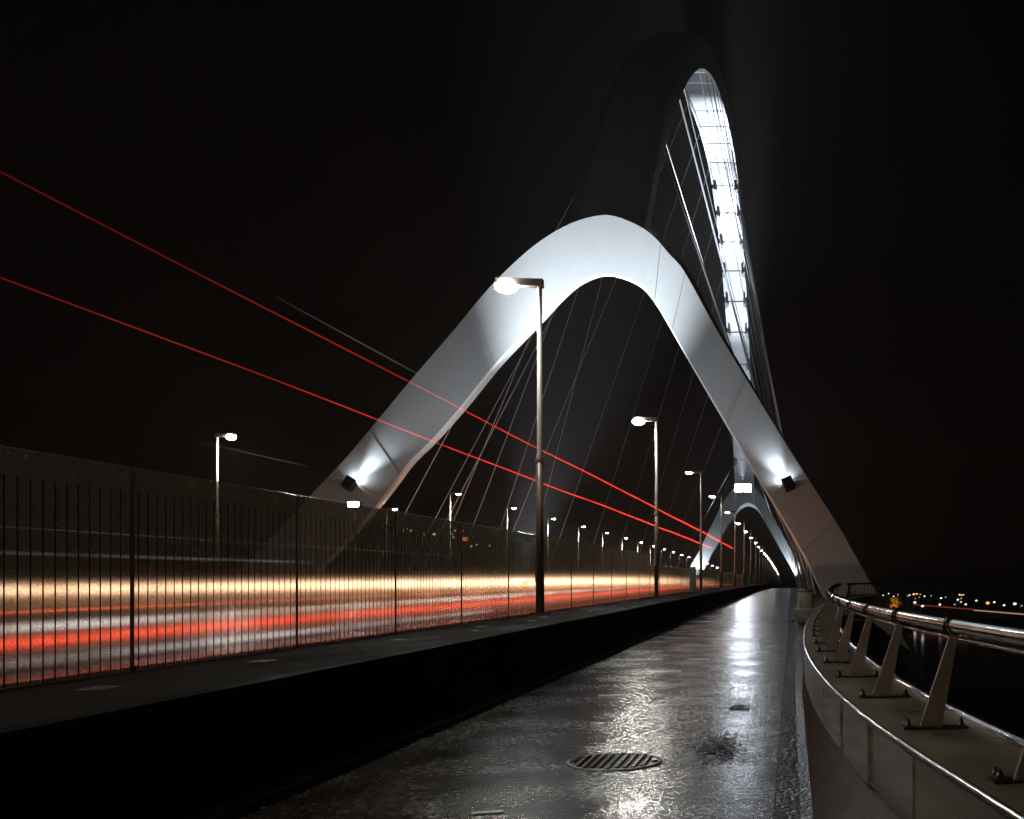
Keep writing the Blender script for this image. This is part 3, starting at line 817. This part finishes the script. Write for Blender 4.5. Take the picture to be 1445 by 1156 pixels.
prism_loft(bm, [[off(y, .016, .50), off(y, .016, .592), off(y, .47, .592), off(y, .47, .50)] for y in PY]); obj('ledge', bm, M['steel_dull'], par)
bm = bmesh.new(); tube(bm, [off(y, .004, .592) for y in PY], .016, 10); obj('edge_trim', bm, M['tube'], par)
bm = bmesh.new(); tube(bm, [off(y, .49, .60) for y in PY], .03, 12); obj('edge_tube', bm, M['tube'], par)

rail = thing('railing', 'polished handrail on leaning bronze fins bolted to the curved parapet', 'railing')
bm = bmesh.new(); tube(bm, [off(y, .345, 1.075) for y in PY], .034, 14); obj('handrail', bm, M['tube'], rail)
bm = bmesh.new(); tube(bm, [off(y, .36, 1.015) for y in PY], .012, 8); obj('lower_rail', bm, M['tube'], rail)
py = 3.41 - 1.21 * 5
while py < 32:
    t = tangent(py); n = Vector((t.y, -t.x, 0)); o0 = off(py, 0, 0)
    Mx = Matrix((n, t, Vector((0, 0, 1)))).transposed().to_4x4(); Mx.translation = o0
    bm = bmesh.new()
    # fin: wide at the foot, narrow at the top, leaning outward
    side = [(.185, .60), (.29, .60), (.367, 1.03), (.337, 1.05)]
    for s in (0,):
        lo = [bm.verts.new(Mx @ Vector((x, -.012, z))) for x, z in side]; hi = [bm.verts.new(Mx @ Vector((x, .012, z))) for x, z in side]
        for k in range(4): bm.faces.new((lo[k], lo[(k+1) % 4], hi[(k+1) % 4], hi[k]))
        bm.faces.new(lo[::-1]); bm.faces.new(hi)
    fo = obj('post', bm, M['fin'], rail)
    bm = bmesh.new(); tb = bmesh.new(); box(tb, .10, .41, -.04, .04, .594, .604); merge(bm, tb, Mx)
    obj('base_plate', bm, M['bolt'], fo)
    for bx, by in ((.125, -.022), (.125, .022), (.385, 0)):
        bm = bmesh.new(); lathe(bm, [(.020, .606), (.020, .612), (.014, .613), (.014, .628), (.009, .630), (.009, .642)], 6); 
        for v in bm.verts: v.co = Mx @ (v.co + Vector((bx, by, 0)))
        obj('bolt', bm, M['bolt'], fo)
    bm = bmesh.new(); ring = [Mx @ Vector((.345 + .043 * math.cos(a), 0, 1.072 + .043 * math.sin(a))) for a in [k * 2 * math.pi / 12 for k in range(13)]]
    tube(bm, ring, .010, 6, cap=False); obj('saddle', bm, M['bolt'], fo)
    py += 1.21

# far bend of the railing round the portal leg's foot
r2 = thing('railing', 'dark far stretch of railing with thin upright bars bending round the portal leg foot', 'railing')
bend = [(1.75, 31.5), (1.95, 33.5), (2.25, 35.3), (2.7, 36.4), (3.2, 36.9)]
def bp_(t):
    i = min(int(t * 4), 3); f = t * 4 - i; a, b = bend[i], bend[i+1]
    return lerp(a[0], b[0], f), lerp(a[1], b[1], f)
for z, r, nm in ((1.08, .035, 'handrail'), (.66, .03, 'lower_rail')):
    bm = bmesh.new(); tube(bm, [(*bp_(k / 16), z) for k in range(17)], r, 8); obj(nm, bm, M['bolt'], r2)
for k in range(15):
    x, yy = bp_(k / 14); bm = bmesh.new(); tube(bm, [(x - .0, yy, .66), (x + .06, yy, 1.08)], .014, 6); obj('bar', bm, M['bolt'], r2)
bm = bmesh.new()
prism_loft(bm, [[(bp_(k / 16)[0] - .0, bp_(k / 16)[1], .2), (bp_(k / 16)[0] + .3, bp_(k / 16)[1] + .3, .2), (bp_(k / 16)[0] + .3, bp_(k / 16)[1] + .3, .62), (bp_(k / 16)[0], bp_(k / 16)[1], .62)] for k in range(17)])
obj('plinth', bm, M['steel_dull'], r2)

# metal drum at the end of the parapet
dr = thing('drum', 'squat pale drum on a wider rounded bowl at the far end of the parapet', 'bollard', (.40, 28.0, prof(28)))
bm = bmesh.new(); lathe(bm, [(.20, 0), (.27, .12), (.33, .30), (.335, .42), (.31, .45)], 24); obj('bowl', bm, M['concrete'], dr)
bm = bmesh.new(); lathe(bm, [(.225, .45), (.23, .47), (.215, .88), (.20, .90)], 24); obj('barrel', bm, M['concrete'], dr)
bm = bmesh.new(); lathe(bm, [(.235, .90), (.24, .93), (.225, .955)], 24); obj('lid', bm, M['steel'], dr)

# ------------------------------------------------------------------ small things on the path
mh_ = thing('manhole_cover', 'round iron manhole cover with raised chequer pattern set in the wet path', 'manhole cover', (-1.24, 6.95, 0.006))
bm = bmesh.new(); lathe(bm, [(.335, -.02), (.335, .009), (.312, .010), (.312, .002), (.0001, .002)], 40); obj('frame', bm, M['iron'], mh_)
bm = bmesh.new(); lathe(bm, [(.305, -.02), (.305, .004), (.302, .0045)], 40)
st = .056
for i in range(-5, 6):
    for j in range(-5, 6):
        x, yy = i * st, j * st
        if x * x + yy * yy < .285 ** 2:
            tb = bmesh.new(); bmesh.ops.create_cone(tb, cap_ends=True, segments=4, radius1=.030, radius2=.016, depth=.014)
            merge(bm, tb, Matrix.Translation((x, yy, .0105)))
obj('lid', bm, M['iron'], mh_)

def leaves(name, label, cx, cy, rx, ry, n):
    bm = bmesh.new()
    for i in range(n):
        a = random.uniform(0, 2 * math.pi); q = abs(random.gauss(0, .5))
        if q > 1.3: continue
        x, yy = cx + rx * q * math.cos(a), cy + ry * q * math.sin(a)
        tb = bmesh.new()
        r = random.uniform(.010, .024)
        vs = [tb.verts.new((r * math.cos(b) * random.uniform(.7, 1.2), r * math.sin(b) * random.uniform(.4, 1), random.uniform(-.002, .004))) for b in [k * math.pi / 3 for k in range(6)]]
        tb.faces.new(vs)
        merge(bm, tb, Matrix.Translation((x, yy, (.013 + random.uniform(0, .010) * max(0, 1 - q)))) @ Matrix.Rotation(a * 3, 4, 'Z') @ Matrix.Rotation(random.uniform(-.2, .2), 4, 'X'))
    return props(obj(name, bm, M['leaf'], recalc=False), label, 'leaves', kind='stuff')
leaves('leaf_litter', 'dark wet leaf patch on the path right of the manhole cover', -.56, 7.6, .24, .75, 900)
leaves('leaf_litter', 'small scatter of wet leaves farther up the path', -.52, 9.9, .22, .22, 160)
# splinters and flat scraps
scr = [(-1.66, 5.42, .17, .05, .3, 'pale flat scrap lying at the bottom edge of the path'),
       (-1.72, 8.75, .12, .05, -.5, 'small pale scrap beyond the manhole cover on its left'),
       (-1.95, 10.8, .30, .04, .12, 'thin splinter on the path under the second lamp\'s reflection'),
       (-1.75, 13.6, .46, .04, .05, 'long pale slat lying across the middle of the path'),
       (-1.45, 15.6, .30, .03, .05, 'short slat lying farther up the path beyond the long one')]
for x, yy, l, w, rz, lab in scr:
    bm = bmesh.new(); bevel_box(bm, -l/2, l/2, -w/2, w/2, 0, .006, .002, 1)
    for v in bm.verts: v.co.z += .02 * (v.co.x / l) ** 2
    o = props(obj('wood_scrap', bm, M['wood'], loc=(x, yy, .010)), lab, 'debris'); o.rotation_euler.z = rz
# grit beside the girder
bm = bmesh.new()
for i in range(1500):
    yy = 4 + 22 * random.random() ** 1.4; x = path_left(yy) + abs(random.gauss(0, .42)) + .02
    r = random.uniform(.003, .009)
    tb = bmesh.new(); bmesh.ops.create_icosphere(tb, subdivisions=1, radius=r)
    merge(bm, tb, Matrix.Translation((x, yy, .004 + r * .4)) @ Matrix.Diagonal((1, random.uniform(.6, 1.3), .7, 1)))
M['grit'] = mat('wet_grit', (.12, .11, .10), .08)
props(obj('grit', bm, M['grit'], recalc=False), 'loose grit and broken bits along the foot of the girder wall', 'grit', kind='stuff')
# expansion joint across the path
bm = bmesh.new()
box(bm, -3.1, .06, 29.0, 29.16, -.02, .012); box(bm, -3.1, .06, 29.26, 29.40, -.02, .012)
props(obj('expansion_joint', bm, M['bolt']), 'narrow steel expansion joint crossing the path before its lit kerb begins', 'expansion joint')

# ------------------------------------------------------------------ far right bank: lamps, trees, road streak
def far_lamp(name, x, y, z, lab, m, r=.42):
    t = thing(name, lab, 'street lamp', (x, y, land_z(x, y) - .2), group='lamps on the far bank')
    h = z - land_z(x, y) + .2
    bm = bmesh.new(); tube(bm, [(0, 0, 0), (0, 0, h)], .12, 6); tube(bm, [(0, 0, h), (.9, 0, h + .25)], .10, 6); obj('pole', bm, M['pole'], t)
    bm = bmesh.new(); tb = bmesh.new(); bmesh.ops.create_uvsphere(tb, u_segments=8, v_segments=6, radius=1)
    merge(bm, tb, Matrix.Translation((.9, 0, h + .1)) @ Matrix.Diagonal((r * 1.1, r, r * .8, 1))); obj('lens', bm, m, t, smooth=True)
    return t
WH = glow('far_white_lamp', (.95, 1, 1), 2.2); WH2 = glow('far_dim_lamp', (.9, 1, 1), .55); AM = glow('far_amber_lamp', (1, .62, .2), 2.0); OR = glow('far_orange_lamp', (1, .25, .03), 2.6); PK = glow('far_pink_lamp', (1, .4, .6), .5)
FL = [(155, 260, WH, .4), (205, 243, WH, .35), (250, 270, WH, .35), (290, 253, WH2, .45), (378, 266, WH2, .4), (395, 257, WH, .38), (432, 250, AM, .6), (460, 247, AM, .5), (492, 250, AM, .3), (484, 277, WH2, .35),
      (445, 290, PK, .4), (530, 268, WH, .42), (590, 263, WH2, .4), (680, 285, WH, .5), (720, 277, WH2, .4), (440, 325, WH, .6), (508, 358, WH, .55), (665, 344, WH, .5), (800, 343, WH2, .4), (830, 300, WH, .5),
      (858, 320, AM, .4), (848, 255, AM, .55), (866, 258, AM, .4), (882, 255, AM, .4), (860, 288, WH2, .4), (900, 342, WH, .45), (998, 308, WH, .5), (1100, 330, OR, .85), (1160, 322, WH, .5), (1247, 350, WH, .45), (1345, 337, WH, .7), (1405, 355, WH2, .4)]
FL.sort()
def from_view(cx, cy, Y):
    px, py_ = 1220 + cx / 6.422, 800 + cy / 6.422
    return (px - 1117) * Y / 1400, EYE + (815 - py_) * Y / 1400
def kind_of(m): return {id(WH): 'white', id(WH2): 'dim white', id(AM): 'amber', id(OR): 'big orange', id(PK): 'pink'}[id(m)]
cnt = {}
for i, (cx, cy, m, r) in enumerate(FL):
    Y = 620 - (cy - 240) * 1.45
    x, z = from_view(cx, cy, Y)
    kn = kind_of(m); cnt[kn] = cnt.get(kn, 0) + 1
    lab = 'big orange lamp on the far right bank' if kn == 'big orange' else 'small pink lamp on the far right bank' if kn == 'pink' else \
        '%s of the %s lamps on the far right bank, counted from the portal leg' % (ORD[cnt[kn] - 1], kn)
    far_lamp('street_lamp', x, Y, z, lab, m, r)
# red-white streak of a road on the bank
ms = bpy.data.materials.new('far_road_streak'); ms = trail_mat('far_road_streak', (1, .25, .12), [(0, .5), (1, .5)])
bm = bmesh.new(); pts = []
for k in range(30):
    t = k / 29; cx = 450 + (1560 - 450) * t; cy = 342 + 92 * t - 14 * math.sin(t * 3.0) * 0
    Y = 470 - 50 * t
    x, z = from_view(cx, cy, Y); pts.append((x, Y, z))
tube(bm, pts, .24, 6)
props(obj('light_streak', bm, glow('bank_road_red', (1, .16, .07), .2)), 'long dull red traffic streak on the far bank road', 'light streak')
bm = bmesh.new(); tube(bm, [(p[0], p[1] - .6, p[2] - .35) for p in pts[14:]], .16, 6)
props(obj('light_streak', bm, glow('bank_road_white', (1, .8, .6), .5)), 'short pale traffic streak under the red one on the far bank', 'light streak')

def tree(x, y, h, w, lab, m=None, lit=None, cat='tree'):
    t = thing('tree', lab, cat, (x, y, land_z(x, y) - .2), group='trees on the far bank')
    bm = bmesh.new(); tube(bm, [(0, 0, 0), (.1, 0, h * .3), (0, .1, h * .62)], [h * .03, h * .022, h * .008], 7)
    for k in range(6):
        a = random.uniform(0, 6.28); z0 = h * random.uniform(.28, .55)
        tube(bm, [(0, 0, z0), (w * .3 * math.cos(a), w * .3 * math.sin(a), z0 + h * .2)], [h * .01, h * .004], 5)
    obj('trunk', bm, M['bark'], t)
    bm = bmesh.new()
    cl = [(random.gauss(0, w * .26), random.gauss(0, w * .26), h * random.uniform(.38, .92), w * random.uniform(.14, .26)) for _ in range(13)]
    for i in range(620):
        cx, cy, cz, cr = random.choice(cl)
        c = Vector((random.gauss(0, 1), random.gauss(0, 1), random.gauss(0, .8))).normalized() * (cr * random.random() ** .4) + Vector((cx, cy, cz))
        s = h * random.uniform(.018, .035)
        a = Vector((random.gauss(0, 1), random.gauss(0, 1), random.gauss(0, 1))).normalized() * s; b = a.orthogonal().normalized() * s * .7
        bm.faces.new([bm.verts.new(c + q) for q in (a, b, -a, -b)])
    obj('crown', bm, m or M['foliage'], t, recalc=False)
    return t
TR = [(70, 655, 21, 17), (92, 660, 24, 20), (112, 668, 22, 18), (138, 690, 18, 16), (164, 670, 16, 14), (190, 680, 20, 16), (214, 690, 21, 17), (60, 700, 17, 15)]
for i, (x, y, h, w) in enumerate(sorted(TR)):
    tree(x, y, h, w, ORD[i] + ' dark bushy tree from the portal leg on the far right bank')
lt = tree(52.5, 500, 7.5, 8, 'low tree glowing amber in floodlight just right of the portal leg foot', mat('amber_lit_foliage', (.5, .28, .05), .7))  # amber light is put into the leaf colour too
spot('uplight', (51, 492, -14.5), (52.5, 500, -12.5), 9000, 70, .6, (1, .62, .2), .1)

# buildings with lit windows on the far left bank
def block(x, y, w, d, h, lits, lab):
    b = thing('building', lab, 'building', (x, y, land_z(x, y) - .5))
    bm = bmesh.new(); bevel_box(bm, -w/2, w/2, 0, d, 0, h, .2, 1); obj('wall', bm, M['wall_dark'], b)
    bm = bmesh.new(); box(bm, -w/2 - .4, w/2 + .4, -.4, d + .4, h + .01, h + .5); obj('roof', bm, M['black'], b)
    for (wx, wz, m, s) in lits:
        bm = bmesh.new(); box(bm, wx - s, wx + s, -.12, -.01, wz - s * .8, wz + s * .8); obj('window', bm, m, b)
    return b
def leftpt(px, py_, Y): return (px - 1117) * Y / 1400, EYE + (815 - py_) * Y / 1400
def lits(bx, by, pts):
    out = []
    z0 = land_z(bx, by) - .5
    for px, py_, m, s in pts:
        X, Z = leftpt(px, py_, by); out.append((X - bx, Z - z0, m, s))
    return out
b1x = leftpt(592, 0, 520)[0]; b2x = leftpt(672, 0, 520)[0]
block(b1x, 520, 30, 16, 44, lits(b1x, 520, [(570, 748, AM, .45), (575, 747, AM, .5), (580, 749, WH, .5), (598, 754, AM, .4), (613, 754, WH, .7)]), 'dark block left of centre on the far bank with a row of five lit windows')
block(b2x, 520, 30, 16, 46, lits(b2x, 520, [(638, 754, AM, .4), (642, 749, AM, .5), (653, 749, AM, .4), (640, 758, WH, .4), (656, 761, OR, 1.3), (665, 771, AM, .6), (673, 769, AM, .5), (691, 770, AM, .5)]), 'dark block with one large orange window on the far left bank')

# ------------------------------------------------------------------ night air
bm = bmesh.new(); box(bm, -420, 320, -12, 860, -24, 108)
hz = bpy.data.materials.new('night_mist'); hz.use_nodes = True
nt = hz.node_tree; nt.nodes.clear()
pv = nt.nodes.new('ShaderNodeVolumePrincipled'); pv.inputs['Color'].default_value = (.9, .86, .84, 1); pv.inputs['Density'].default_value = 0.0003; pv.inputs['Anisotropy'].default_value = 0.2
o_ = nt.nodes.new('ShaderNodeOutputMaterial'); nt.links.new(pv.outputs[0], o_.inputs['Volume'])
props(obj('haze', bm, hz), kind='stuff')

# ------------------------------------------------------------------ sky, moonlight, camera
w = bpy.data.worlds.new('World'); S.world = w; w.use_nodes = True
nt = w.node_tree; bg = nt.nodes['Background']
sky = nt.nodes.new('ShaderNodeTexSky'); sky.sky_type = 'NISHITA'; sky.sun_disc = False
sky.sun_elevation = R(2); sky.sun_rotation = R(70)
tint = nt.nodes.new('ShaderNodeMix'); tint.data_type = 'RGBA'; tint.blend_type = 'MIX'; tint.inputs['Factor'].default_value = .85
tint.inputs['B'].default_value = (.9, .42, .25, 1)      # town glow of a clouded night
nt.links.new(sky.outputs[0], tint.inputs['A']); nt.links.new(tint.outputs['Result'], bg.inputs['Color'])
bg.inputs['Strength'].default_value = 0.0009
sl = bpy.data.lights.new('moon', 'SUN'); sl.energy = 0.004; sl.angle = R(0.5); sl.color = (1, .93, .85)
so = bpy.data.objects.new('moon', sl); COL.objects.link(so); so.rotation_euler = (R(60), 0, R(70))

cam = bpy.data.cameras.new('Camera'); cam.sensor_width = 36; cam.lens = 1400 / 1445 * 36
cam.shift_x = -(1117 - 722.5) / 1445; cam.shift_y = (815 - 578) / 1445
cam.clip_start = .05; cam.clip_end = 6000
co = bpy.data.objects.new('Camera', cam); COL.objects.link(co); co.location = (0, 0, EYE); co.rotation_euler = (R(90), 0, 0)
S.camera = co
S.view_settings.view_transform = 'Standard'; S.view_settings.look = 'None'; S.view_settings.exposure = 0; S.view_settings.gamma = 1
S.render.engine = 'CYCLES'
cy = S.cycles
cy.use_denoising = True
cy.max_bounces = 8; cy.diffuse_bounces = 2; cy.glossy_bounces = 3; cy.transmission_bounces = 6; cy.transparent_max_bounces = 24; cy.volume_bounces = 0
cy.sample_clamp_indirect = 4
cy.use_light_tree = True
